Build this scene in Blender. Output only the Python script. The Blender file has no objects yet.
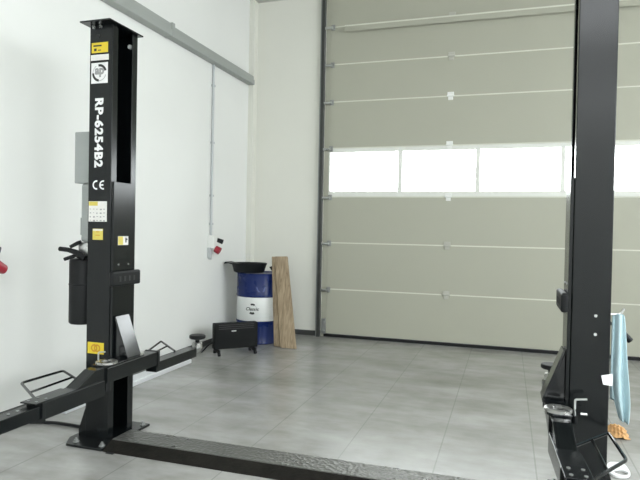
import bpy, bmesh, math, random
from mathutils import Vector, Matrix
random.seed(4)
S = bpy.context.scene
COL = S.collection
ORIG = {}

# ------------------------------------------------------------------ materials
def mat(name, base, rough=.5, metal=0.0, var=.0, scale=8.0, bump=0.0, bscale=60.0, coat=0.0, rvar=0.0, spec=.5):
    m = bpy.data.materials.new(name); m.use_nodes = True
    nt = m.node_tree; n = nt.nodes; b = n['Principled BSDF']
    b.inputs['Base Color'].default_value = (*base, 1); b.inputs['Roughness'].default_value = rough
    b.inputs['Metallic'].default_value = metal; b.inputs['Coat Weight'].default_value = coat
    b.inputs['Coat Roughness'].default_value = .12; b.inputs['Specular IOR Level'].default_value = spec
    tc = n.new('ShaderNodeTexCoord')
    if var or rvar:
        nz = n.new('ShaderNodeTexNoise'); nz.inputs['Scale'].default_value = scale; nz.inputs['Detail'].default_value = 5
        nt.links.new(tc.outputs['Object'], nz.inputs['Vector'])
        if var:
            r = n.new('ShaderNodeMix'); r.data_type = 'RGBA'
            r.inputs['A'].default_value = (*[c*(1-var) for c in base], 1)
            r.inputs['B'].default_value = (*[min(1, c*(1+var)) for c in base], 1)
            nt.links.new(nz.outputs['Fac'], r.inputs['Factor']); nt.links.new(r.outputs['Result'], b.inputs['Base Color'])
        if rvar:
            mr = n.new('ShaderNodeMapRange'); mr.inputs['From Min'].default_value = .3; mr.inputs['From Max'].default_value = .7
            mr.inputs['To Min'].default_value = max(0, rough-rvar); mr.inputs['To Max'].default_value = rough+rvar
            nt.links.new(nz.outputs['Fac'], mr.inputs['Value']); nt.links.new(mr.outputs['Result'], b.inputs['Roughness'])
    if bump:
        nb = n.new('ShaderNodeTexNoise'); nb.inputs['Scale'].default_value = bscale; nb.inputs['Detail'].default_value = 3
        nt.links.new(tc.outputs['Object'], nb.inputs['Vector'])
        bp = n.new('ShaderNodeBump'); bp.inputs['Strength'].default_value = bump; bp.inputs['Distance'].default_value = .01
        nt.links.new(nb.outputs['Fac'], bp.inputs['Height']); nt.links.new(bp.outputs['Normal'], b.inputs['Normal'])
    return m

M = {}
M['wall_cream'] = mat('cream_wall_tone', (.72, .72, .655), .72, var=.03, scale=1.5, bump=.05, bscale=180)  # warmer, darker base colour for the front wall and corner trim
M['wall'] = mat('white_wall_paint', (.79, .80, .775), .72, var=.03, scale=1.5, bump=.05, bscale=180)
M['ceiling'] = mat('ceiling_panel', (.55, .56, .52), .7, var=.04, scale=2)
M['skirt'] = mat('dark_skirting', (.05, .052, .05), .5, var=.2, scale=12)
M['black'] = mat('black_enamel', (.004, .0055, .006), .21, var=.12, scale=2, spec=.34)
M['black_gloss'] = mat('black_gloss_enamel', (.005, .006, .007), .14, var=.12, scale=6, spec=.6)
M['ring_steel'] = mat('worn_ring_steel', (.5, .5, .48), .3, metal=.9, var=.25, scale=30, rvar=.08)
M['black_arm'] = mat('black_arm_enamel', (.005, .0065, .007), .22, var=.15, scale=14, spec=.4)
M['rubber'] = mat('black_rubber', (.006, .007, .0075), .5, var=.2, scale=30, bump=.1, bscale=90, spec=.25)
M['steel'] = mat('zinc_steel', (.62, .63, .62), .32, metal=1, var=.1, scale=25, rvar=.08)
M['alu'] = mat('white_aluminium', (.78, .80, .82), .35, metal=.3, var=.05, scale=10)
M['galv'] = mat('galvanised_steel', (.30, .31, .30), .45, metal=.6, var=.15, scale=20)
M['railgrey'] = mat('dark_rail', (.035, .038, .035), .5, var=.2, scale=20)
M['greybox'] = mat('grey_sheet_metal', (.30, .32, .31), .45, var=.06, scale=8)
M['greyduct'] = mat('grey_trunking', (.33, .35, .33), .5, var=.05, scale=3)
M['greylight'] = mat('light_grey_conduit', (.50, .52, .53), .5, var=.04, scale=6)
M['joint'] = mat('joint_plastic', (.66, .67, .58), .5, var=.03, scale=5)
M['hinge_white'] = mat('white_plastic', (.80, .81, .78), .45, var=.03, scale=9)
M['hinge_grey'] = mat('grey_hinge_plastic', (.46, .46, .41), .5, var=.04, scale=9)
M['frame'] = mat('window_frame_plastic', (.74, .75, .70), .5, var=.04, scale=6)  # base colour lightened to carry the haze from the bright panes
M['white'] = mat('white_label_print', (.80, .80, .80), .5, var=.03, scale=30)
M['offwhite'] = mat('paper_label', (.72, .71, .68), .6, var=.06, scale=60)
M['yellow'] = mat('yellow_label', (.72, .55, .03), .5, var=.08, scale=40)
M['paleyellow'] = mat('pale_yellow_label', (.62, .52, .10), .5, var=.1, scale=40)
M['ink'] = mat('black_ink', (.02, .02, .02), .6, var=.2, scale=40)
M['greyink'] = mat('grey_ink', (.30, .30, .30), .6, var=.2, scale=40)
M['orangeink'] = mat('orange_ink', (.55, .26, .02), .6, var=.2, scale=40)
M['red'] = mat('red_plastic', (.33, .018, .035), .4, var=.1, scale=20)
M['darkplastic'] = mat('dark_plastic', (.006, .007, .008), .45, var=.15, scale=20, spec=.25)
M['heater'] = mat('black_heater_enamel', (.004, .005, .005), .55, var=.15, scale=15, spec=.18)
M['drum_blue'] = mat('blue_drum_paint', (.003, .015, .10), .28, var=.15, scale=6, rvar=.06, spec=.3)
M['drum_white'] = mat('white_drum_paint', (.72, .74, .72), .35, var=.04, scale=7)
M['towel'] = mat('light_blue_cloth', (.50, .67, .72), .9, var=.08, scale=30, bump=.5, bscale=140)
M['orange'] = mat('orange_brown_rag', (.64, .37, .16), .85, var=.35, scale=40, bump=.5, bscale=60)
M['whiteplastic'] = mat('white_plastic_part', (.80, .81, .82), .4, var=.03, scale=20)
M['pale_twig'] = mat('pale_bark', (.6, .58, .55), .8, var=.1, scale=20)
M['foil'] = mat('silver_foil', (.7, .7, .7), .25, metal=1, var=.1, scale=20)

def door_mat():
    m = mat('door_stucco', (.40, .40, .325), .5, var=.03, scale=2.0)
    nt = m.node_tree; n = nt.nodes; b = n['Principled BSDF']
    tc = n.new('ShaderNodeTexCoord'); mp = n.new('ShaderNodeMapping'); mp.inputs['Scale'].default_value = (30, 30, 160)
    nz = n.new('ShaderNodeTexNoise'); nz.inputs['Scale'].default_value = 1; nz.inputs['Detail'].default_value = 4
    bp = n.new('ShaderNodeBump'); bp.inputs['Strength'].default_value = .25; bp.inputs['Distance'].default_value = .004
    nt.links.new(tc.outputs['Object'], mp.inputs['Vector']); nt.links.new(mp.outputs['Vector'], nz.inputs['Vector'])
    nt.links.new(nz.outputs['Fac'], bp.inputs['Height']); nt.links.new(bp.outputs['Normal'], b.inputs['Normal'])
    return m
M['door'] = door_mat()

def glass_mat():
    m = bpy.data.materials.new('window_glass'); m.use_nodes = True
    nt = m.node_tree; n = nt.nodes; n.clear()
    o = n.new('ShaderNodeOutputMaterial'); mx = n.new('ShaderNodeMixShader'); t = n.new('ShaderNodeBsdfTransparent'); g = n.new('ShaderNodeBsdfGlossy')
    t.inputs['Color'].default_value = (.96, .97, .96, 1); g.inputs['Roughness'].default_value = .02
    fr = n.new('ShaderNodeFresnel'); fr.inputs['IOR'].default_value = 1.45
    nt.links.new(fr.outputs['Fac'], mx.inputs['Fac']); nt.links.new(t.outputs['BSDF'], mx.inputs[1]); nt.links.new(g.outputs['BSDF'], mx.inputs[2])
    nt.links.new(mx.outputs['Shader'], o.inputs['Surface'])
    return m
M['glass'] = glass_mat()

def wood_mat():
    m = mat('rough_plank_wood', (.36, .25, .145), .75)
    nt = m.node_tree; n = nt.nodes; b = n['Principled BSDF']
    tc = n.new('ShaderNodeTexCoord'); mp = n.new('ShaderNodeMapping'); mp.inputs['Scale'].default_value = (26, 26, 2.2)
    nz = n.new('ShaderNodeTexNoise'); nz.inputs['Scale'].default_value = 1.2; nz.inputs['Detail'].default_value = 6; nz.inputs['Distortion'].default_value = 1.2
    r = n.new('ShaderNodeValToRGB'); r.color_ramp.elements[0].position = .3; r.color_ramp.elements[1].position = .72
    r.color_ramp.elements[0].color = (.20, .145, .085, 1); r.color_ramp.elements[1].color = (.47, .37, .25, 1)
    nt.links.new(tc.outputs['Object'], mp.inputs['Vector']); nt.links.new(mp.outputs['Vector'], nz.inputs['Vector'])
    nt.links.new(nz.outputs['Fac'], r.inputs['Fac']); nt.links.new(r.outputs['Color'], b.inputs['Base Color'])
    bp = n.new('ShaderNodeBump'); bp.inputs['Strength'].default_value = .3; bp.inputs['Distance'].default_value = .005
    nt.links.new(nz.outputs['Fac'], bp.inputs['Height']); nt.links.new(bp.outputs['Normal'], b.inputs['Normal'])
    return m
M['wood'] = wood_mat()

def floor_mat():
    m = bpy.data.materials.new('power_floated_concrete'); m.use_nodes = True
    nt = m.node_tree; n = nt.nodes; b = n['Principled BSDF']; L = nt.links.new
    tc = n.new('ShaderNodeTexCoord'); sx = n.new('ShaderNodeSeparateXYZ'); L(tc.outputs['Object'], sx.inputs[0])
    def math_(op, a, bb=None, c=None):
        k = n.new('ShaderNodeMath'); k.operation = op
        for i, v in enumerate((a, bb, c)):
            if v is None: continue
            if isinstance(v, (int, float)): k.inputs[i].default_value = v
            else: L(v, k.inputs[i])
        return k.outputs[0]
    def joint(out, off, step, w):
        d = math_('MODULO', math_('ADD', out, 60*step - off + step/2), step)
        return math_('LESS_THAN', math_('ABSOLUTE', math_('SUBTRACT', d, step/2)), w)
    jx = joint(sx.outputs[0], .037, .594, .0045)
    jy = joint(sx.outputs[1], 3.56, 1.79, .004)
    j = math_('MAXIMUM', jx, math_('MULTIPLY', jy, .3))
    n1 = n.new('ShaderNodeTexNoise'); n1.inputs['Scale'].default_value = 1.1; n1.inputs['Detail'].default_value = 8; n1.inputs['Roughness'].default_value = .65
    n2 = n.new('ShaderNodeTexNoise'); n2.inputs['Scale'].default_value = 6; n2.inputs['Detail'].default_value = 8
    mp = n.new('ShaderNodeMapping'); mp.inputs['Scale'].default_value = (.9, 2.4, 1)
    L(tc.outputs['Object'], mp.inputs['Vector']); L(mp.outputs['Vector'], n1.inputs['Vector']); L(tc.outputs['Object'], n2.inputs['Vector'])
    r1 = n.new('ShaderNodeValToRGB'); e = r1.color_ramp.elements; e[0].position = .28; e[1].position = .72
    e[0].color = (.28, .28, .265, 1); e[1].color = (.50, .50, .49, 1); L(n1.outputs['Fac'], r1.inputs['Fac'])
    r2 = n.new('ShaderNodeValToRGB'); e = r2.color_ramp.elements; e[0].position = .25; e[1].position = .6
    e[0].color = (.80, .79, .77, 1); e[1].color = (1, 1, 1, 1); L(n2.outputs['Fac'], r2.inputs['Fac'])
    mx = n.new('ShaderNodeMix'); mx.data_type = 'RGBA'; mx.blend_type = 'MULTIPLY'; mx.inputs['Factor'].default_value = .8
    L(r1.outputs['Color'], mx.inputs['A']); L(r2.outputs['Color'], mx.inputs['B'])
    # oily stains: sparse blotches
    n3 = n.new('ShaderNodeTexNoise'); n3.inputs['Scale'].default_value = 1.0; n3.inputs['Detail'].default_value = 3; L(mp.outputs['Vector'], n3.inputs['Vector'])
    r3 = n.new('ShaderNodeValToRGB'); e = r3.color_ramp.elements; e[0].position = .35; e[1].position = .8; e[0].color = (1, 1, 1, 1); e[1].color = (.70, .69, .66, 1)
    L(n3.outputs['Fac'], r3.inputs['Fac'])
    mx3 = n.new('ShaderNodeMix'); mx3.data_type = 'RGBA'; mx3.blend_type = 'MULTIPLY'; mx3.inputs['Factor'].default_value = 1
    L(mx.outputs['Result'], mx3.inputs['A']); L(r3.outputs['Color'], mx3.inputs['B'])
    mj = n.new('ShaderNodeMix'); mj.data_type = 'RGBA'; mj.inputs['B'].default_value = (.12, .12, .115, 1)
    L(math_('MULTIPLY', j, .36), mj.inputs['Factor']); L(mx3.outputs['Result'], mj.inputs['A'])
    L(mj.outputs['Result'], b.inputs['Base Color'])
    b.inputs['Roughness'].default_value = .25; b.inputs['Specular IOR Level'].default_value = .8
    bp = n.new('ShaderNodeBump'); bp.inputs['Strength'].default_value = .03; bp.inputs['Distance'].default_value = .01
    L(n2.outputs['Fac'], bp.inputs['Height']); L(bp.outputs['Normal'], b.inputs['Normal'])
    return m
M['floor'] = floor_mat()

def plate_mat():
    m = mat('tread_plate', (.16, .16, .15), .34, metal=.6, var=.3, scale=9, rvar=.08)
    nt = m.node_tree; n = nt.nodes; b = n['Principled BSDF']
    tc = n.new('ShaderNodeTexCoord'); v = n.new('ShaderNodeTexVoronoi'); v.inputs['Scale'].default_value = 45
    bp = n.new('ShaderNodeBump'); bp.inputs['Strength'].default_value = .7; bp.inputs['Distance'].default_value = .006
    nt.links.new(tc.outputs['Object'], v.inputs['Vector']); nt.links.new(v.outputs['Distance'], bp.inputs['Height']); nt.links.new(bp.outputs['Normal'], b.inputs['Normal'])
    return m
M['tread'] = plate_mat()
M['ramp'] = mat('dark_rubber_ramp', (.010, .009, .007), .65, var=.9, scale=14, bump=.3, bscale=60, spec=.2)

# ------------------------------------------------------------------ mesh builder
class MB:
    def __init__(self): self.v = []; self.f = []
    def _add(self, vs, fs, sm=False):
        k = len(self.v); self.v += [Vector(p) for p in vs]
        for f in fs: self.f.append(([i+k for i in f], sm))
        return self
    def hex(self, p): return self._add(p, [(0,1,2,3), (4,7,6,5), (0,4,5,1), (1,5,6,2), (2,6,7,3), (3,7,4,0)])
    def box(self, x0, x1, y0, y1, z0, z1):
        x0, x1 = sorted((x0, x1)); y0, y1 = sorted((y0, y1)); z0, z1 = sorted((z0, z1))
        return self.hex([(x0,y0,z0),(x1,y0,z0),(x1,y1,z0),(x0,y1,z0),(x0,y0,z1),(x1,y0,z1),(x1,y1,z1),(x0,y1,z1)])
    def beam(self, a, b, w, h, w2=None, h2=None):
        a, b = Vector(a), Vector(b); d = (b-a).normalized(); s = d.cross(Vector((0,0,1))).normalized(); u = s.cross(d)
        w2 = w2 or w; h2 = h2 or h; P = []
        for c, ww, hh in ((a, w, h), (b, w2, h2)):
            P += [c - s*ww/2 - u*hh/2, c + s*ww/2 - u*hh/2, c + s*ww/2 + u*hh/2, c - s*ww/2 + u*hh/2]
        return self.hex(P)
    def prism(self, poly, ax, a, b):
        def P(p, t): return {'z': (p[0], p[1], t), 'x': (t, p[0], p[1]), 'y': (p[0], t, p[1])}[ax]
        n = len(poly); vs = [P(p, a) for p in poly] + [P(p, b) for p in poly]
        return self._add(vs, [tuple(range(n)), tuple(range(2*n-1, n-1, -1))] + [(i, (i+1) % n, n+(i+1) % n, n+i) for i in range(n)])
    def tube(self, pts, r, n=10):
        pts = [Vector(p) for p in pts]; rings = []; t = (pts[1]-pts[0]).normalized()
        nrm = t.orthogonal().normalized()
        for i, p in enumerate(pts):
            a = pts[max(0, i-1)]; b = pts[min(len(pts)-1, i+1)]; t = (b-a).normalized()
            nrm = (nrm - t*nrm.dot(t)).normalized(); bn = t.cross(nrm)
            rr = r[i] if isinstance(r, (list, tuple)) else r
            rings.append([p + (nrm*math.cos(k*2*math.pi/n) + bn*math.sin(k*2*math.pi/n))*rr for k in range(n)])
        k = len(self.v); vs = [q for R in rings for q in R]; fs = []
        for i in range(len(rings)-1):
            for j in range(n): fs.append((i*n+j, i*n+(j+1) % n, (i+1)*n+(j+1) % n, (i+1)*n+j))
        self._add(vs, fs, True)
        self.f.append(([k+j for j in range(n)][::-1], False)); m = k+(len(rings)-1)*n; self.f.append(([m+j for j in range(n)], False))
        return self
    def cyl(self, a, b, r, n=20): return self.tube([a, b], r, n)
    def lathe(self, prof, c=(0,0,0), n=32, sx=1, sy=1):
        vs = []; fs = []; m = len(prof)
        for i in range(n):
            a = i*2*math.pi/n
            for (r, z) in prof: vs.append((c[0]+r*math.cos(a)*sx, c[1]+r*math.sin(a)*sy, c[2]+z))
        for i in range(n):
            for j in range(m-1): fs.append((i*m+j, ((i+1) % n)*m+j, ((i+1) % n)*m+j+1, i*m+j+1))
        k = len(self.v); self._add(vs, fs, True)
        if prof[0][0] > 1e-6: self.f.append(([k+i*m for i in range(n)][::-1], False))
        if prof[-1][0] > 1e-6: self.f.append(([k+i*m+m-1 for i in range(n)], False))
        return self
    def sheet(self, grid, t=0.0):
        a = len(grid); b = len(grid[0]); return self._add([p for r in grid for p in r], [(i*b+j, i*b+j+1, (i+1)*b+j+1, (i+1)*b+j) for i in range(a-1) for j in range(b-1)], True)
    def mesh(self, me_in, mx):
        k = len(self.v); self.v += [mx @ v.co for v in me_in.vertices]
        for p in me_in.polygons: self.f.append(([k+i for i in p.vertices], False))
        return self
    def build(self, name, m, parent=None, bevel=0.0, solid=0.0, sub=0, recalc=True):
        xs = [v.x for v in self.v]; ys = [v.y for v in self.v]; zs = [v.z for v in self.v]
        org = ORIG[parent.name] if parent else Vector(((min(xs)+max(xs))/2, (min(ys)+max(ys))/2, min(zs)))
        me = bpy.data.meshes.new(name); bm = bmesh.new(); bv = [bm.verts.new(v-org) for v in self.v]
        for f, s in self.f:
            try: q = bm.faces.new([bv[i] for i in f]); q.smooth = s
            except ValueError: pass
        bmesh.ops.remove_doubles(bm, verts=bm.verts, dist=1e-6)
        if recalc: bmesh.ops.recalc_face_normals(bm, faces=bm.faces)
        bm.to_mesh(me); bm.free()
        if any(s for _, s in self.f): me.set_sharp_from_angle(angle=math.radians(38))
        o = bpy.data.objects.new(name, me); COL.objects.link(o); me.materials.append(M[m] if isinstance(m, str) else m)
        if parent: o.parent = parent
        else: o.location = org
        ORIG[o.name] = org
        if solid:
            s = o.modifiers.new('solid', 'SOLIDIFY'); s.thickness = solid; s.offset = 0
        if bevel:
            w = o.modifiers.new('bevel', 'BEVEL'); w.width = bevel; w.segments = 2; w.limit_method = 'ANGLE'; w.angle_limit = math.radians(40)
        if sub:
            w = o.modifiers.new('sub', 'SUBSURF'); w.levels = sub; w.render_levels = sub
        return o

def empty(name, loc):
    o = bpy.data.objects.new(name, None); COL.objects.link(o); o.location = loc; o.empty_display_size = .2
    ORIG[o.name] = Vector(loc); return o
def tag(o, label=None, cat=None, group=None, kind=None):
    for k, v in (('label', label), ('category', cat), ('group', group), ('kind', kind)):
        if v: o[k] = v
    return o
def fillet(pts, r, n=5):
    pts = [Vector(p) for p in pts]; out = [pts[0]]
    for i in range(1, len(pts)-1):
        a = (pts[i-1]-pts[i]); b = (pts[i+1]-pts[i]); ra = min(r, a.length*.45, b.length*.45)
        p0 = pts[i]+a.normalized()*ra; p1 = pts[i]+b.normalized()*ra
        for k in range(n+1):
            t = k/n; out.append(p0*(1-t)**2 + pts[i]*2*t*(1-t) + p1*t*t)
    out.append(pts[-1]); return out
def text_mesh(body, size, bold=0.0, ext=.0006, space=1.0, shear=0):
    cu = bpy.data.curves.new('lettering_curve', 'FONT'); cu.body = body; cu.size = size; cu.offset = bold; cu.extrude = ext
    cu.align_x = 'LEFT'; cu.space_character = space; cu.shear = shear; cu.resolution_u = 4
    t = bpy.data.objects.new('lettering_tmp', cu); COL.objects.link(t)
    dg = bpy.context.evaluated_depsgraph_get(); dg.update()
    me = bpy.data.meshes.new_from_object(t.evaluated_get(dg))
    bpy.data.objects.remove(t); bpy.data.curves.remove(cu)
    xs = [v.co.x for v in me.vertices]; ys = [v.co.y for v in me.vertices]
    return me, min(xs), max(xs), min(ys), max(ys)
def put_text(mb, body, o, X, Y, w, h, bold=0.0, space=1.0, shear=0):
    """letter the box whose lower-left corner is o, reading axis X, up axis Y, of size w x h"""
    me, x0, x1, y0, y1 = text_mesh(body, 1.0, bold, .0, space, shear)
    X = Vector(X); Y = Vector(Y); N = X.cross(Y); sx = w/(x1-x0); sy = h/(y1-y0); o = Vector(o)
    mx = Matrix(((X.x*sx, Y.x*sy, N.x, 0), (X.y*sx, Y.y*sy, N.y, 0), (X.z*sx, Y.z*sy, N.z, 0), (0, 0, 0, 1)))
    mx.translation = o - X*sx*x0 - Y*sy*y0
    mb.mesh(me, mx)
    bpy.data.meshes.remove(me)
def arc_band(mb, c, X, Y, r0, r1, a0, a1, n=14, N=None, off=0.0):
    c = Vector(c); X = Vector(X); Y = Vector(Y); N = X.cross(Y)*off
    vs = []
    for i in range(n+1):
        a = math.radians(a0+(a1-a0)*i/n); d = X*math.cos(a)+Y*math.sin(a)
        vs += [c+d*r0+N, c+d*r1+N]
    mb._add(vs, [(2*i, 2*i+1, 2*i+3, 2*i+2) for i in range(n)])

# ------------------------------------------------------------------ room shell
XL, XR, YF, YB, ZC = -3.5, 6.2, 7.56, -4.6, 4.64
DY = 7.56                                            # inner face of the sectional door
DX0, DX1 = -2.335, 2.475
tag(MB().box(XL-.3, XR+.3, YB-.3, YF+.6, -.2, 0).build('floor', 'floor'), kind='structure')
RL = dict(x0=-1.0, x1=4.4, y0=-3.6, y1=-1.7)          # rooflight
tag(MB().box(XL-.3, XR+.3, RL['y1'], YF+.6, ZC, ZC+.2).box(XL-.3, XR+.3, YB-.3, RL['y0'], ZC, ZC+.2).box(XL-.3, RL['x0'], RL['y0'], RL['y1'], ZC, ZC+.2).box(RL['x1'], XR+.3, RL['y0'], RL['y1'], ZC, ZC+.2).build('ceiling', 'ceiling'), kind='structure')
tag(MB().box(XL-.25, XL, YB, YF+.25, 0, ZC).build('wall_left', 'wall'), kind='structure')
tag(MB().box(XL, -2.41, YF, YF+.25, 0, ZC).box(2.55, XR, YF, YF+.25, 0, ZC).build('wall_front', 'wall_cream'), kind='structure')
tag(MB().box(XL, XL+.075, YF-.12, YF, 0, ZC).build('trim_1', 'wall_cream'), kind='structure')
# rear wall: a wide band of high glazing; right wall: an unseen high window opening
b = MB()
BW = dict(x0=-.5, x1=4.5, z0=3.75, z1=4.1)
b.box(XL, XR, YB-.25, YB, 0, BW['z0']).box(XL, XR, YB-.25, YB, BW['z1'], ZC)
b.box(XL, BW['x0'], YB-.25, YB, BW['z0'], BW['z1']).box(BW['x1'], XR, YB-.25, YB, BW['z0'], BW['z1'])
tag(b.build('wall_back', 'wall'), kind='structure')
RW = dict(y0=-2.6, y1=5.2, z0=2.0, z1=3.6)
b = MB().box(XR, XR+.25, YB, RW['y0'], 0, ZC).box(XR, XR+.25, RW['y1'], YF+.25, 0, ZC).box(XR, XR+.25, RW['y0'], RW['y1'], RW['z1'], ZC).box(XR, XR+.25, RW['y0'], RW['y1'], 0, RW['z0'])
tag(b.build('wall_right', 'wall'), kind='structure')
b = MB()
for i in range(6):
    x = BW['x0'] + (BW['x1']-BW['x0'])*i/5
    b.box(x-.04, x+.04, YB-.16, YB-.08, BW['z0'], BW['z1'])
for z in (BW['z0']+.04, BW['z1']-.04): b.box(BW['x0'], BW['x1'], YB-.16, YB-.08, z-.04, z+.04)
tag(b.build('window_1', 'frame'), kind='structure')
tag(MB().box(XL, XL+.015, YB, YF-.12, 0, .07).build('baseboard_left', 'skirt', bevel=.003), kind='structure')
tag(MB().box(XL+.075, -2.475, YF-.015, YF, 0, .07).build('baseboard_front', 'skirt', bevel=.003), kind='structure')
# ground outside, so the openings look onto something
tag(MB().box(-40, 40, YF+.62, 60, -.12, -.02).build('floor_outside', 'ceiling'), kind='structure')

# ------------------------------------------------------------------ sectional door
door = tag(empty('door_1', (0, DY, 0)), kind='structure')
seams = [.04, .651, 1.283, 1.905, 2.565, 3.19, 3.695, 4.2, 4.63]
for i in range(len(seams)-1):
    z0, z1 = seams[i], seams[i+1]
    if i == 3:
        continue
    MB().box(DX0, DX1, DY, DY+.05, z0+.004, z1-.004).build('door_panel', 'door', door, bevel=.004)
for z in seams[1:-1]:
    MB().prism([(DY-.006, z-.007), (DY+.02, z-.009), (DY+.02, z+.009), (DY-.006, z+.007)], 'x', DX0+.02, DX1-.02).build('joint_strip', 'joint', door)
# glazed section
z0, z1 = seams[3], seams[4]; pz0, pz1 = 1.98, 2.508
mull = [-2.335, -2.318]
panes = [(-2.318, -1.386), (-1.334, -.402), (-.348, .595), (.642, 1.574), (1.624, 2.455)]
fr = MB()
fr.box(DX0, DX1, DY-.004, DY+.05, z0+.009, pz0).box(DX0, DX1, DY-.004, DY+.05, pz1, z1-.009)
edges = [DX0] + [e for p in panes for e in p] + [DX1]
for i in range(0, len(edges), 2): fr.box(edges[i], edges[i+1], DY-.004, DY+.05, pz0, pz1)
frame = fr.build('window_frame', 'frame', door)
for (a, c) in panes:
    MB().box(a, c, DY+.02, DY+.026, pz0, pz1).build('window_pane', 'glass', frame)
# stiffening rail across an upper joint
MB().prism([(DY-.001, 4.20), (DY-.052, 4.196), (DY-.060, 4.185), (DY-.060, 4.108), (DY-.057, 4.108), (DY-.057, 4.184), (DY-.050, 4.192), (DY-.001, 4.196)], 'x', -2.135, 2.30).build('reinforcing_rail', 'door', door)
MB().box(-2.135, 2.30, DY-.0625, DY-.0603, 4.176, 4.194).build('rail_highlight', 'joint', door)  # pale strip standing in for the highlight along the rail's top edge
# bottom rubber seal
MB().box(DX0-.03, DX1+.03, DY-.01, DY+.05, 0, .04).build('bottom_seal', 'rubber', door)
# guide rails left and right
for s, x in ((1, -2.405), (-1, 2.545)):
    MB().box(x-.005*s, x-.045*s, DY-.07, DY+.0, 0, ZC-.02).build('guide_rail', 'railgrey', door)
    MB().box(x-.046*s, x-.068*s, DY-.045, DY+.0, 0, ZC-.02).build('rail_angle', 'galv', door)
    MB().box(x+.002*s, x+.07*s, DY+.001, DY+.05, 0, ZC-.02).build('edge_seal', 'door', door)
# rollers and hinges at the joints
for z in seams[1:-1]:
    for s, x in ((1, -2.335), (-1, 2.475)):
        h = MB().box(x+.0*s, x+.055*s, DY-.018, DY-.004, z-.045, z+.03).build('roller_bracket', 'galv', door, bevel=.004)
        MB().cyl((x+.03*s, DY-.035, z-.015), (x-.075*s, DY-.035, z-.015), .017, 12).build('roller', 'steel', h)
    for x in (-.73, .87):
        hi = MB().box(x-.04, x+.04, DY-.016, DY, z+.012, z+.05).box(x-.03, x+.03, DY-.016, DY, z-.05, z-.008).cyl((x-.045, DY-.016, z+.003), (x+.045, DY-.016, z+.003), .012, 10)
        hi.build('hinge', 'hinge_white' if 1.8 < z < 3.3 else 'hinge_grey', door, bevel=.002)
MB().box(-2.395, -2.335, DY-.03, DY-.001, .04, .245).cyl((-2.365, DY-.03, .20), (-2.365, DY-.05, .20), .02, 12).box(-2.375, -2.325, DY-.05, DY-.03, .06, .09).build('bottom_bracket', 'galv', door, bevel=.003)

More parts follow.
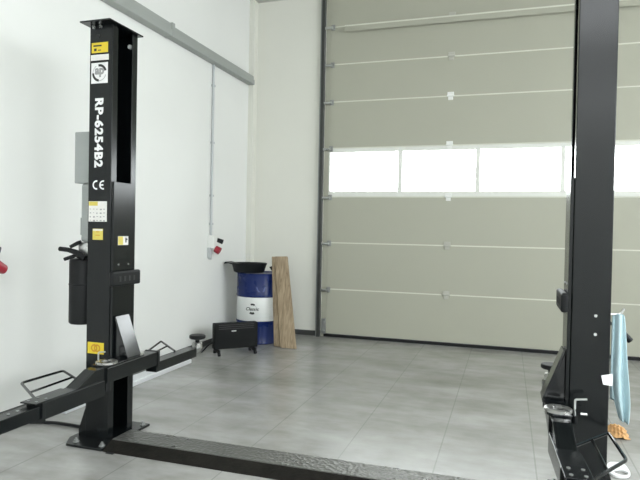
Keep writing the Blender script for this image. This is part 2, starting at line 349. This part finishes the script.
# ------------------------------------------------------------------ two-post lift
def lift(side, root_label):
    L = side == 'left'
    X = (lambda u: -2.712+u) if L else (lambda u: .524-u)
    YA, YZ = 3.24, 3.51
    H = 2.785
    root = empty('lift_post', (X(.10), 3.37, 0)); tag(root, root_label, 'car lift post', 'posts of the two-post lift')
    # C-section column, open towards the bay
    C0 = .017
    poly = [(C0, YA), (.2, YA), (.2, YA+.058), (.192, YA+.058), (.192, YA+.009), (C0+.009, YA+.009), (C0+.009, YZ-.009), (.192, YZ-.009), (.192, YZ-.058), (.2, YZ-.058), (.2, YZ), (C0, YZ)]
    col = MB().prism([(X(u), y) for u, y in poly], 'z', .016, H).build('column', 'black', root, bevel=.004)
    tp = MB().box(X(-.01), X(.228), 3.17, 3.535, H, H+.010).build('top_plate', 'black', root, bevel=.002)
    bp = MB().prism([(X(-.01), 3.09), (X(.27), 3.09), (X(.27), 3.62), (X(-.075), 3.62), (X(-.075), 3.20)], 'z', 0, .016).build('base_plate', 'black_arm', root, bevel=.003)
    for (u, y) in ((.03, 3.14), (.235, 3.14), (-.045, 3.58), (.235, 3.58), (-.045, 3.36)):
        MB().lathe([(.022, .016), (.022, .020), (.014, .020), (.014, .032), (.008, .033), (.008, .042), (0, .043)], (X(u), y, 0), 6).build('anchor_bolt', 'galv', bp)
    for y in (3.27, 3.46): MB().prism([(X(.017), .016), (X(-.06), .016), (X(-.06), .05), (X(.017), .27)], 'y', y, y+.012).build('stiffener', 'black_arm', root)
    # bolts at the top of the column
    for u in (.05, .105): MB().cyl((X(u), YA-.010, 2.772), (X(u), YA+.0, 2.772), .011, 10).build('bolt', 'steel', col)
    MB().cyl((X(.150), YZ-.010, 2.71), (X(.150), YZ-.026, 2.71), .016, 10).build('bolt', 'hinge_white', col)
    MB().cyl((X(.085), YA-.004, 2.712), (X(.085), YA, 2.712), .012, 10).build('knockout', 'ink', col)
    # sliding carriage
    cz0, cz1 = .50, 1.742
    car = MB()
    car.box(X(.202), X(.220), 3.246, 3.474, cz0, cz1)
    car.box(X(.035), X(.188), 3.262, 3.488, cz0+.05, cz1-.02)
    car.box(X(.185), X(.203), 3.305, 3.445, cz0+.05, cz1-.02)
    car = car.build('carriage', 'black', root, bevel=.002)
    MB().prism([(3.20, 1.045), (3.505, 1.045), (3.505, 1.145), (3.20, 1.145)], 'x', X(.221), X(.256)).build('bumper', 'rubber', car, bevel=.012)
    for i in range(4): MB().box(X(.2555), X(.258), 3.265+.05*i, 3.285+.05*i, 1.075, 1.11).build('bumper_slot', 'ink', car)
    for y in (3.30, 3.405): MB().cyl((X(.220), y, 1.187), (X(.225), y, 1.187), .006, 8).build('rivet', 'steel', car)
    # arm bracket, gusset
    br = MB().prism([(X(.202), 3.07), (X(.29), 3.07), (X(.318), 3.10), (X(.318), 3.47), (X(.29), 3.50), (X(.202), 3.50)], 'z', .545, .558)
    br.box(X(.202), X(.214), 3.12, 3.48, .485, .545)
    br.build('arm_bracket', 'black_arm', car, bevel=.003)
    gs = MB().prism([(X(.222), .835), (X(.232), .842), (X(.333), .575), (X(.329), .559), (X(.317), .559)], 'y', 3.262, 3.408)
    for ya in (3.270, 3.388): gs.prism([(X(.222), .83), (X(.318), .560), (X(.222), .560)], 'y', ya, ya+.012)
    gs.build('gusset', 'black_gloss', car, bevel=.002)
    # swing arms
    def arm(front):
        sg = -1 if front else 1
        if front: u0, u1, y0, y1, y2 = ((.256, .256, 3.07, 2.57, 2.12) if L else (.258, .235, 3.07, 2.63, 2.12))
        else: u0, u1, y0, y1, y2 = ((.256, .256, 3.095, 3.645, 4.17) if L else (.256, .245, 3.095, 3.645, 4.17))
        zc = .418 if front else .490
        zi = .415 if front else .422
        du = (u1-u0)/(y1-y0)
        U = lambda y: u0+(y-y0)*du
        P = lambda y, z=zc: (X(U(y)), y, z)
        a = MB().beam(P(y0), P(y1), .104, .098).build('swing_arm', 'black_arm', root, bevel=.004)
        MB().beam(P(y1+.002*sg, zc-.006), P(y1+.024*sg, zc-.006), .118, .118).build('collar', 'black_arm', a, bevel=.004)
        MB().beam(P(y1, zi), P(y2+.05*sg, zi), .090, .072).build('inner_tube', 'black_arm', a, bevel=.003)
        if front:
            w = MB()
            q = [(3.10, .548), (2.99, .546), (2.83, .472), (2.76, .469)]
            for sd in (-1, 1):
                for i in range(2):
                    (ya, za), (yb, zb) = q[i], q[i+1]
                    h = lambda y, z, e: (X(U(y)+sd*e), y, z)
                    w.hex([h(ya, .466, .036), h(yb, .466, .036), h(yb, .466, .028), h(ya, .466, .028), h(ya, za, .036), h(yb, zb, .036), h(yb, zb, .028), h(ya, za, .028)])
            for i in range(3):
                (ya, za), (yb, zb) = q[i], q[i+1]
                hw = .044
                w.hex([(X(U(ya)-hw), ya, za-.008), (X(U(ya)+hw), ya, za-.008), (X(U(yb)+hw), yb, zb-.008), (X(U(yb)-hw), yb, zb-.008),
                       (X(U(ya)-hw), ya, za), (X(U(ya)+hw), ya, za), (X(U(yb)+hw), yb, zb), (X(U(yb)-hw), yb, zb)])
            w.build('sloping_rib', 'black_arm', a, bevel=.002)
            MB().beam(P(2.80, .4715), P(2.50, .4715), .110, .008).build('cover_plate', 'black_arm', a, bevel=.002)
            for y in (2.60, 2.53):
                for s in (-.028, .028): MB().cyl((X(U(y)+s), y, .474), (X(U(y)+s), y, .479), .008, 8).build('screw', 'galv', a)
            for y in (2.43, 2.37):
                MB().cyl((X(U(y)), y, zi+.036), (X(U(y)), y, zi+.041), .008, 8).build('screw', 'galv', a)
        # pivot ring with its pin
        yp = 3.14 if front else 3.43
        up = .262
        MB().lathe([(.036, 0), (.036, .012), (.040, .015), (.064, .015), (.068, .012), (.068, 0)], (X(up), yp, .5585), 24).build('pivot_ring', 'ring_steel', a)
        MB().cyl((X(up), yp, .38 if front else .44), (X(up), yp, .562), .030, 16).build('pivot_pin', 'black_arm', a)
        # pull pin with bent handle
        p = (X(.182), yp+.02 if front else yp-.01)
        d = .055 if (front or not L) else -.05
        MB().tube(fillet([(p[0], p[1], .535), (p[0], p[1], .618), (p[0]+d, p[1]-.005, .626)], .010), .0055, 8).build('pull_pin', 'steel', a)
        MB().cyl((p[0], p[1], .50), (p[0], p[1], .538), .014, 10).build('pin_sleeve', 'black_arm', a)
        MB().cyl((p[0]+.026, p[1]-.010, .552), (p[0]+.056, p[1]-.012, .552), .007, 8).build('pin_stop', 'steel', a)
        # foot guard of bent rod on the outer side
        zg = .463
        if front and L:
            A, B, C, D = (.212, 2.98), (-.123, 3.185), (-.133, 2.84), (.212, 2.60); m0, m1 = (.075, 2.70), (.055, 3.075)
        elif front:
            A, B, C, D = (.212, 2.91), (.024, 3.18), (.005, 2.82), (.20, 2.50); m0, m1 = (.105, 2.66), (.116, 3.045)
        else:
            A, B, C, D = (.212, 3.72), (.03, 3.92), (-.11, 4.33), (.212, 4.03); m0, m1 = (.12, 3.82), (.05, 4.18)
        T = lambda q_: (X(q_[0]), q_[1], zg)
        MB().tube(fillet([T(A), T(B), T(C), T(D)], .03), .008, 8).build('foot_guard', 'black_arm', a)
        MB().tube([T(m0), T(m1)], .007, 8).build('guard_rod', 'black_arm', a)
        # lift pad
        po = -.03 if front else .19
        pu = U(y2) + (0 if front else -.03 if L else -.022)
        MB().lathe([(.0, 0), (.018, 0), (.018, .04), (.040, .046), (.062, .052), (.068, .058), (.068, .078), (.062, .083), (0, .083)], (X(pu), y2+po, .455), 24).build('lift_pad', 'rubber', a)
        MB().lathe([(.042, 0), (.042, .045), (.036, .05), (.018, .05)], (X(pu), y2+po, .425), 20).build('pad_socket', 'black_arm' if front else 'ring_steel', a)
        if not front: MB().beam(P(y2+.05, zi), (X(pu), y2+po, zi), .07, .03).build('pad_bracket', 'galv', a, bevel=.003)
    arm(True); arm(False)
    return root, col, car, X

rl, col, car, X = lift('left', 'tall black lift post at the left with white lettering and yellow stickers')
rr, colr, carr, XR_ = lift('right', 'plain black lift post at the right with a light blue towel on it')

# --- print and stickers on the left post (near face, normal -Y)
YS = 3.24
def sticker(name, x0, x1, z0, z1, m, parent, y=YS, t=.0012):
    return MB().box(x0, x1, y-t, y, z0, z1).build(name, m, parent)
ex, ez = (1, 0, 0), (0, 0, 1)
s = sticker('warning_label', -2.680, -2.550, 2.600, 2.668, 'yellow', col)
mb = MB(); mb.box(-2.666, -2.600, YS-.002, YS-.0014, 2.642, 2.652).box(-2.66, -2.64, YS-.002, YS-.0014, 2.612, 2.63).box(-2.628, -2.605, YS-.002, YS-.0014, 2.614, 2.62); mb.build('label_print', 'ink', s)
s = sticker('blank_label', -2.686, -2.543, 2.550, 2.588, 'offwhite', col)
s = sticker('logo_plate', -2.681, -2.549, 2.397, 2.534, 'white', col); s['label'] = 'white square logo plate with dark swirl'
mb = MB(); c = (-2.615, YS-.0018, 2.466)
arc_band(mb, c, ex, ez, .042, .058, 15, 100); arc_band(mb, c, ex, ez, .042, .058, 180, 265)
mb.build('logo_swirl', 'ink', s)
mb = MB(); arc_band(mb, c, ex, ez, .050, .054, 265, 345); arc_band(mb, c, ex, ez, .050, .054, 120, 180)
put_text(mb, 'ap', (-2.652, YS-.0018, 2.437), ex, ez, .075, .062, .05); mb.build('logo_letters', 'greyink', s)
mb = MB(); put_text(mb, 'RP-6254B2', (-2.648, YS-.0008, 2.298), (0, 0, -1), (1, 0, 0), .462, .070, .045, 1.12)
mb.build('lettering', 'white', col)
mb = MB(); cr = .031
arc_band(mb, (-2.628, YS-.001, 1.719), ex, ez, cr-.010, cr, 75, 285); arc_band(mb, (-2.574, YS-.001, 1.719), ex, ez, cr-.010, cr, 75, 285)
mb._add([(-2.597, YS-.001, 1.714), (-2.572, YS-.001, 1.714), (-2.572, YS-.001, 1.724), (-2.597, YS-.001, 1.724)], [(0, 1, 2, 3)])
mb.build('conformity_mark', 'white', col)
s = sticker('instruction_sheet', -2.688, -2.542, 1.474, 1.610, 'offwhite', col)
MB().box(-2.686, -2.615, YS-.0020, YS-.0013, 1.580, 1.608).build('sheet_header', 'paleyellow', s)
mb = MB()
for r_ in range(4):
    for k in range(5):
        w = random.uniform(.006, .016); x = -2.678+.027*k; z = 1.560-.025*r_
        mb.box(x, x+w, YS-.0020, YS-.0013, z-random.uniform(.004, .011), z)
mb.build('sheet_print', 'greyink', s)
s = sticker('caution_label', -2.653, -2.571, 1.352, 1.426, 'paleyellow', col)
mb = MB(); mb.box(-2.625, -2.598, YS-.002, YS-.0013, 1.402, 1.408).box(-2.630, -2.594, YS-.002, YS-.0013, 1.380, 1.386); mb.build('label_print', 'orangeink', s)
MB().box(-2.651, -2.573, YS-.002, YS-.0013, 1.413, 1.424).build('label_border', 'offwhite', s)
s = sticker('warning_label', -2.682, -2.552, .585, .662, 'yellow', col)
mb = MB(); arc_band(mb, (-2.628, YS-.002, .624), ex, ez, .016, .026, 0, 360, 24); arc_band(mb, (-2.604, YS-.002, .624), ex, ez, .016, .026, 0, 360, 24); mb.build('label_print', 'orangeink', s)
# sticker on the carriage (normal +X)
xc = X(.220)
s = MB().box(xc, xc+.0012, 3.293, 3.403, 1.318, 1.378).build('safety_label', 'offwhite', car)
MB().box(xc+.0013, xc+.0019, 3.295, 3.346, 1.320, 1.376).build('label_panel', 'paleyellow', s)
mb = MB().box(xc+.0013, xc+.0019, 3.370, 3.384, 1.335, 1.368).box(xc+.0013, xc+.0019, 3.384, 3.394, 1.352, 1.362); mb.build('label_print', 'ink', s)

# --- power unit hung on the outer side of the left post
cb = MB().box(-2.836, -2.696, 3.27, 3.47, 1.735, 2.085).build('control_box', 'greybox', rl, bevel=.006)
MB().box(-2.840, -2.836, 3.28, 3.46, 1.755, 2.065).build('box_lid', 'greybox', cb, bevel=.002)
mo = MB().box(-2.790, -2.696, 3.28, 3.46, 1.33, 1.735).build('motor', 'greybox', rl, bevel=.02)
MB().box(-2.815, -2.790, 3.31, 3.37, 1.38, 1.50).build('terminal_cover', 'greybox', mo, bevel=.003)
pb = MB().box(-2.815, -2.696, 3.29, 3.45, 1.235, 1.33).build('pump_block', 'steel', rl, bevel=.008)
MB().tube([(-2.74, 3.27, 1.225), (-2.80, 3.255, 1.262), (-2.86, 3.245, 1.278), (-2.925, 3.24, 1.283)], [.02, .019, .016, .016], 10).build('release_lever', 'rubber', pb)
MB().tube([(-2.78, 3.28, 1.335), (-2.80, 3.27, 1.325), (-2.845, 3.25, 1.298)], [.012, .014, .012], 8).build('hose_fitting', 'rubber', pb)
MB().tube([(-2.80, 3.27, 1.245), (-2.85, 3.25, 1.225), (-2.885, 3.24, 1.212)], [.012, .013, .012], 8).build('valve', 'rubber', pb)
tk = MB().lathe([(0, .762), (.088, .762), (.096, .772), (.096, 1.20), (.088, 1.215), (.05, 1.218), (.05, 1.236), (0, 1.236)], (-2.826, 3.365, 0), 36).build('oil_tank', 'rubber', rl)
MB().lathe([(.0965, 0), (.0985, .002), (.0985, .01), (.0965, .012)], (-2.826, 3.365, 1.03), 36).build('tank_band', 'darkplastic', tk)

# --- extras on the right post
for z in (1.035, .940): MB().cyl((.437, 3.24, z), (.437, 3.235, z), .008, 10).build('rivet', 'steel', colr)
MB().tube([(.504, 3.48, .985), (.56, 3.49, .962), (.60, 3.50, .925)], .009, 8).tube([(.59, 3.498, .936), (.648, 3.51, .876)], .017, 10).build('lock_lever', 'darkplastic', colr)
MB().tube(fillet([(.502, 3.285, 1.04), (.56, 3.285, 1.045), (.575, 3.285, 1.075)], .015), .006, 8).build('towel_hook', 'steel', colr)

# ------------------------------------------------------------------ cable cover between the posts
fc = tag(empty('floor_cover', (-1.1, 3.25, 0)), 'long low dark steel cover plate running across the floor between the lift posts', 'cable cover')
MB().prism([(3.19, .002), (3.19, .046), (3.196, .049), (3.385, .049), (3.392, .046), (3.405, .002)], 'x', -2.438, .238).build('cover_top', 'tread', fc, bevel=.001)
MB().prism([(3.092, .001), (3.095, .004), (3.188, .046), (3.188, .001)], 'x', -2.438, .238).build('front_ramp', 'ramp', fc)

# ------------------------------------------------------------------ white profile lying by the left wall
pf = MB().prism([(-3.19, 0), (-3.19, .036), (-3.205, .040), (-3.205, .095), (-3.212, .095), (-3.212, .04), (-3.30, .03), (-3.30, 0)], 'y', 3.62, 5.48)
tag(pf.build('metal_profile', 'alu', bevel=.002), 'long white metal profile lying on the floor behind the left lift post', 'metal profile')

# ------------------------------------------------------------------ trunking, conduit, sockets on the left wall
tr = tag(empty('cable_trunking', (XL, 4.5, 3.452)), 'grey cable trunking running high along the left wall to the corner', 'cable trunking')
MB().prism([(XL+.001, 3.455), (XL+.100, 3.455), (XL+.106, 3.46), (XL+.106, 3.525), (XL+.092, 3.53), (XL+.092, 3.590), (XL+.001, 3.594)], 'y', 1.0, 5.35).build('trunking_body', 'greyduct', tr, bevel=.003)
MB().prism([(XL+.001, 3.458), (XL+.092, 3.458), (XL+.096, 3.463), (XL+.096, 3.525), (XL+.084, 3.53), (XL+.084, 3.576), (XL+.001, 3.58)], 'y', 5.35, 7.435).build('trunking_body', 'greyduct', tr, bevel=.003)
MB().box(XL+.001, XL+.110, 5.33, 5.38, 3.452, 3.598).build('coupler', 'greyduct', tr, bevel=.003)
cz = tag(empty('wall_socket', (XL, 6.40, 1.10)), 'red and white wall socket fed by a thin conduit, beside the blue drum', 'socket')
MB().tube([(XL+.016, 6.40, 3.482), (XL+.016, 6.40, 1.36)], .015, 10).build('conduit', 'greylight', cz)
for z in (3.2, 2.5, 1.85, 1.5): MB().box(XL+.001, XL+.034, 6.375, 6.425, z-.012, z+.012).build('conduit_clip', 'greylight', cz)
MB().box(XL+.001, XL+.08, 6.35, 6.46, 1.20, 1.36).build('socket_box', 'hinge_white', cz, bevel=.008)
MB().tube([(XL+.07, 6.42, 1.195), (XL+.125, 6.43, 1.165)], [.042, .046], 20).build('socket_flange', 'red', cz)
MB().tube([(XL+.075, 6.45, 1.305), (XL+.125, 6.50, 1.28)], [.026, .03], 12).build('socket_lid', 'darkplastic', cz)
MB().prism([(6.33, 1.21), (6.385, 1.21), (6.37, 1.06), (6.345, 1.08)], 'x', XL+.001, XL+.05).build('socket_base', 'greylight', cz, bevel=.006)
ps = tag(empty('power_plug', (XL, 3.10, 1.0)), 'red plug with dark cap on the left wall at the photo edge', 'plug')
MB().tube([(XL+.03, 3.09, 1.16), (XL+.12, 3.13, 1.15)], [.05, .066], 20).tube([(XL+.11, 3.04, 1.19), (XL+.13, 3.205, 1.125)], [.075, .032], 16).build('plug_body', 'red', ps)
MB().tube([(XL+.04, 3.11, 1.275), (XL+.12, 3.17, 1.245)], [.05, .04], 16).build('plug_cap', 'darkplastic', ps)
MB().box(XL+.001, XL+.06, 2.97, 3.11, 1.08, 1.36).build('back_box', 'hinge_white', ps, bevel=.008)
MB().tube(fillet([(XL+.12, 3.15, 1.12), (XL+.12, 3.155, 1.02), (XL+.07, 3.20, .80), (XL+.05, 3.17, .40), (XL+.06, 3.17, .02)], .1), .011, 8).build('plug_cable', 'darkplastic', ps)
hs = MB().tube(fillet([(XL+.07, 3.26, .013), (-3.30, 3.33, .013), (-3.1, 3.40, .013), (-2.95, 3.40, .013), (-2.82, 3.39, .013)], .12), .012, 8)
tag(hs.build('floor_hose', 'darkplastic'), 'thin black hose on the floor running to the left lift post', 'hose')

# ------------------------------------------------------------------ drum with tray, planks, heater
DC = (-3.055, 6.93)
dr = tag(empty('oil_drum', (DC[0], DC[1], 0)), 'blue steel drum with a white band and emblem in the corner', 'drum')
R0 = .288
prof = [(R0-.02, .006), (R0, 0), (R0+.004, .008), (R0, .016), (R0, .255), (R0+.003, .262), (R0+.008, .272), (R0+.003, .282), (R0, .290)]
MB().lathe([(0, .012)] + prof + [(0, .290)], (*DC, 0), 48).build('drum_shell', 'drum_blue', dr)
sh = MB().lathe([(0, .29), (R0, .29), (R0+.001, .292), (R0+.001, .586), (R0, .588), (0, .588)], (*DC, 0), 48).build('drum_band', 'drum_white', dr)
MB().lathe([(0, .588), (R0, .588), (R0+.003, .594), (R0+.008, .604), (R0+.003, .614), (R0, .622), (R0, .872), (R0+.005, .878), (R0, .886), (R0-.015, .886), (R0-.018, .872), (0, .872)], (*DC, 0), 48).build('drum_upper_shell', 'drum_blue', dr)
# curved print on the band, facing the room
def wrap(mb, ang):
    r = R0+.0022
    for v in mb.v:
        a = ang + v.x/r
        v.x, v.y = DC[0]+r*math.sin(a), DC[1]-r*math.cos(a)
AE = -.16 + math.atan2(DC[0]*-1, DC[1])*-0.0 + .30 - .02
mb = MB(); put_text(mb, 'Classic', (-.088, 0, .425), ex, ez, .176, .042, .025, 1.0, .25)
arc_band(mb, (0, 0, .452), ex, ez, .040, .062, 55, 115, 10); arc_band(mb, (0, 0, .452), ex, ez, .050, .053, 20, 55, 8)
arc_band(mb, (0, 0, .440), ex, ez, .036, .064, 232, 300, 10)
wrap(mb, AE); mb.build('drum_emblem', 'ink', sh)
# small triangular pale label high on the blue
mb = MB(); mb._add([(.01, 0, .72), (.13, 0, .72), (.115, 0, .66), (.035, 0, .66)], [(0, 1, 2, 3)]); wrap(mb, AE+.12)
mb.build('drum_label', mat('faded_blue_label', (.06, .09, .25), .5, var=.2, scale=20), dr)
# black drain pan on the drum
tp = tag(empty('drain_pan', (-3.16, 6.83, .886)), 'black drain pan with a long lip resting on the blue drum', 'pan')
g = MB().lathe([(0, .888), (.175, .888), (.20, .90), (.225, .985), (.235, 1.0), (.236, 1.012), (.228, 1.012), (.215, .99), (.19, .91), (.17, .902), (0, .902)], (-3.16, 6.83, 0), 36, 1, .86)
g.build('pan_body', 'darkplastic', tp)
MB().prism([(-3.33, 1.0), (-3.45, 1.022), (-3.47, .995), (-3.462, .992), (-3.44, 1.008), (-3.33, .985)], 'y', 6.72, 6.90).build('pan_lip', 'darkplastic', tp, bevel=.004)
fn = MB().hex([(-2.872, 6.93, .888), (-2.80, 6.93, .888), (-2.80, 7.01, .888), (-2.86, 7.01, .888), (-2.91, 6.89, .965), (-2.79, 6.89, 1.0), (-2.79, 7.03, 1.0), (-2.905, 7.03, .965)])
tag(fn.build('plastic_tray', 'darkplastic', bevel=.008), 'small black plastic tray on the drum, half hidden by the planks', 'tray')
# planks leaning on the drum
def plank(bl, br_, tl, tr_, th, label):
    """bottom-left/right and top-left/right front edge points, thickness backwards"""
    bl, br_, tl, tr_ = map(Vector, (bl, br_, tl, tr_)); n = (br_-bl).cross(tl-bl).normalized()*th   # points to -Y (front)
    n = -n if n.y < 0 else n
    o = MB().hex([bl, br_, br_+n, bl+n, tl, tr_, tr_+n, tl+n]).build('plank', 'wood', bevel=.004)
    return tag(o, label, 'plank', 'planks leaning on the drum')
plank((-2.713, 6.625, .006), (-2.634, 6.625, .006), (-2.822, 6.765, 1.105), (-2.7785, 6.765, 1.108), .030, 'narrow wooden plank leaning against the blue drum, left of the wide plank')
plank((-2.606, 6.575, .006), (-2.405, 6.575, .006), (-2.757, 6.71, 1.112), (-2.595, 6.71, 1.118), .034, 'wide rough wooden plank leaning at the right of the blue drum')

# convector heater
HA, HB = Vector((-3.13, 5.87, 0)), Vector((-2.755, 6.23, 0)); hd = (HB-HA).normalized(); hn = Vector((-hd.y, hd.x, 0))
hc = (HA+HB)/2
ht = tag(empty('convector_heater', hc), 'black portable convector heater on feet in front of the drum', 'heater')
def hp(t, d, z): return tuple(HA + hd*t + hn*d + Vector((0, 0, z)))
W = (HB-HA).length
def hbox(mb, t0, t1, d0, d1, z0, z1):
    return mb.hex([hp(t0, d0, z0), hp(t1, d0, z0), hp(t1, d1, z0), hp(t0, d1, z0), hp(t0, d0, z1), hp(t1, d0, z1), hp(t1, d1, z1), hp(t0, d1, z1)])
bd = hbox(MB(), 0, W, 0, .10, .07, .362).build('heater_body', 'heater', ht, bevel=.01)
lv = MB()
for z in (.30, .322, .344): hbox(lv, .05, W-.05, -.004, 0, z-.005, z+.004)
lv.build('air_louvre', 'ink', bd)
hbox(MB(), .20, .255, -.005, -.0005, .268, .278).build('heater_badge', 'steel', bd)
for t in (.045, W-.045):
    f = hbox(MB(), t-.012, t+.012, -.06, .16, .028, .072)
    f.build('foot', 'darkplastic', ht, bevel=.005)
    for d in (-.045, .145):
        MB().cyl(hp(t-.014, d, .02), hp(t+.014, d, .02), .0195, 14).build('castor', 'darkplastic', ht)
MB().tube(fillet([hp(-.0, .06, .14), hp(-.05, .06, .12), hp(-.10, .10, .05), hp(-.09, .2, .012)], .04), .008, 8).build('heater_cord', 'darkplastic', ht)

# ------------------------------------------------------------------ towel and floor bits at right
def towel():
    left = [(1.052, .523), (.98, .523), (.88, .521), (.78, .521), (.69, .521), (.62, .533), (.56, .550), (.50, .568)]
    right = [(1.048, .572), (.98, .580), (.88, .585), (.78, .592), (.69, .600), (.62, .606), (.56, .606), (.490, .600)]
    G = []
    for i in range(len(left)):
        row = []
        for j in range(15):
            t = j/14
            z = left[i][0]*(1-t)+right[i][0]*t; x = left[i][1]*(1-t)+right[i][1]*t
            amp = .010+.010*min(1, i/4)
            y = 3.268 + amp*math.sin(t*9+i*.25) + .012*math.sin(t*3.3+1) - (.022 if i in (0,) else 0)*0
            row.append((x, y, z))
        G.append(row)
    t = empty('towel', (.56, 3.268, .49)); tag(t, 'light blue towel hanging on the right side of the right lift post', 'towel')
    MB().sheet(G).build('cloth', 'towel', t, solid=.006, sub=1, recalc=False)
    G2 = [[(p[0]*.0 + (.523+(.565-.523)*j/7), 3.305+.012*math.sin(j*1.1+i*.3), 1.045-.075*i) for j, p in enumerate(G[0][:8])] for i in range(7)]
    MB().sheet(G2).build('back_fold', 'towel', t, solid=.006, sub=1, recalc=False)
    tg = MB().hex([(.468, 3.232, .735), (.478, 3.232, .690), (.524, 3.247, .682), (.524, 3.247, .745), (.468, 3.230, .735), (.478, 3.230, .690), (.524, 3.245, .682), (.524, 3.245, .745)]).build('care_tag', 'white', t)
    tg['label'] = 'white care tag'
towel()
# crumpled rag on the floor
G = []
for i in range(13):
    row = []
    for j in range(15):
        a, c = i/12-.5, j/14-.5; rr = math.hypot(a, c)*2
        h = max(0, .035*(1-rr*rr*.7)*(1+.7*math.sin(i*1.9+j*.7)+.5*math.sin(j*2.3-i*.9))) + .006
        ex_ = .012*math.sin(i*2.1+j); row.append((.795+c*.125+ex_, 4.70+a*.28+ex_, h))
    G.append(row)
rg = MB().sheet(G); tag(rg.build('crumpled_rag', 'orange', solid=.008, sub=1), 'crumpled orange brown rag on the floor beyond the right lift post', 'rag')
# white plastic plate with an oval hole
n = 40; outer = []; inner = []
corners = [(.605, 3.905), (.640, 4.055), (.735, 4.065), (.745, 3.90), (.715, 3.835), (.640, 3.815)]
def along(t):
    k = len(corners); f = t*k; i = int(f) % k; q = f-int(f); a = corners[i]; c = corners[(i+1) % k]
    return (a[0]*(1-q)+c[0]*q, a[1]*(1-q)+c[1]*q)
cx, cy = .687, 3.895
pts = [along(i/n) for i in range(n)]; sm = [tuple(sum(pts[(i+d) % n][k] for d in (-2, -1, 0, 1, 2))/5 for k in (0, 1)) for i in range(n)]
mb = MB(); vs = []; fs = []
for i in range(n):
    a = math.atan2(sm[i][1]-cy, sm[i][0]-cx); ip = (cx+.040*math.cos(a), cy+.042*math.sin(a))
    vs += [(sm[i][0], sm[i][1], .001), (sm[i][0], sm[i][1], .014), (ip[0], ip[1], .014), (ip[0], ip[1], .001)]
for i in range(n):
    j = (i+1) % n
    for q in range(4): fs.append((4*i+q, 4*i+(q+1) % 4, 4*j+(q+1) % 4, 4*j+q))
mb._add(vs, fs); tag(mb.build('plastic_plate', 'whiteplastic', bevel=.002), 'flat white plastic plate with an oval hole on the floor at lower right', 'plastic plate')
# small floor insert beside the left post
tag(MB().box(-2.40, -2.345, 3.075, 3.125, .0005, .004).build('floor_anchor', 'darkplastic'), 'small dark square floor anchor in front of the left post base', 'anchor plate')

# ------------------------------------------------------------------ light
w = bpy.data.worlds.new('overcast_sky'); S.world = w; w.use_nodes = True
bg = w.node_tree.nodes['Background']; bg.inputs['Color'].default_value = (.93, .97, 1.0, 1); bg.inputs['Strength'].default_value = 14.0
def portal(name, loc, rot, sx, sy):
    l = bpy.data.lights.new(name, 'AREA'); l.shape = 'RECTANGLE'; l.size = sx; l.size_y = sy; l.cycles.is_portal = True
    o = bpy.data.objects.new(name, l); COL.objects.link(o); o.location = loc; o.rotation_euler = rot
portal('rear_window_daylight', ((BW['x0']+BW['x1'])/2, YB-.02, (BW['z0']+BW['z1'])/2), (math.radians(90), 0, 0), BW['x1']-BW['x0'], BW['z1']-BW['z0'])
portal('rooflight_daylight', ((RL['x0']+RL['x1'])/2, (RL['y0']+RL['y1'])/2, ZC+.02), (0, 0, 0), RL['x1']-RL['x0'], RL['y1']-RL['y0'])
portal('side_window_daylight', (XR+.02, (RW['y0']+RW['y1'])/2, (RW['z0']+RW['z1'])/2), (0, math.radians(90), 0), RW['z1']-RW['z0'], RW['y1']-RW['y0'])
portal('door_window_daylight', ((DX0+DX1)/2, DY+.08, (pz0+pz1)/2), (math.radians(-90), 0, 0), DX1-DX0, pz1-pz0)

# ------------------------------------------------------------------ camera
yaw, pitch, roll = (math.radians(a) for a in (17.90575, -.89515, 1.10008))
cy_, sy_, cp, sp = math.cos(yaw), math.sin(yaw), math.cos(pitch), math.sin(pitch)
f = Vector((-sy_*cp, cy_*cp, sp)); r = Vector((cy_, sy_, 0)); u = r.cross(f)
r2 = r*math.cos(roll)+u*math.sin(roll); u2 = -r*math.sin(roll)+u*math.cos(roll)
cam = bpy.data.cameras.new('camera'); co = bpy.data.objects.new('camera', cam); COL.objects.link(co)
cam.sensor_width = 36; cam.lens = 36*579.97/640; cam.clip_start = .05
mx = Matrix((( r2.x, u2.x, -f.x, 0), (r2.y, u2.y, -f.y, 0), (r2.z, u2.z, -f.z, 1.44), (0, 0, 0, 1)))
co.matrix_world = mx
S.camera = co
S.view_settings.view_transform = 'Standard'; S.view_settings.look = 'None'; S.view_settings.gamma = 1; S.view_settings.exposure = 0.12
S.view_settings.use_curve_mapping = False
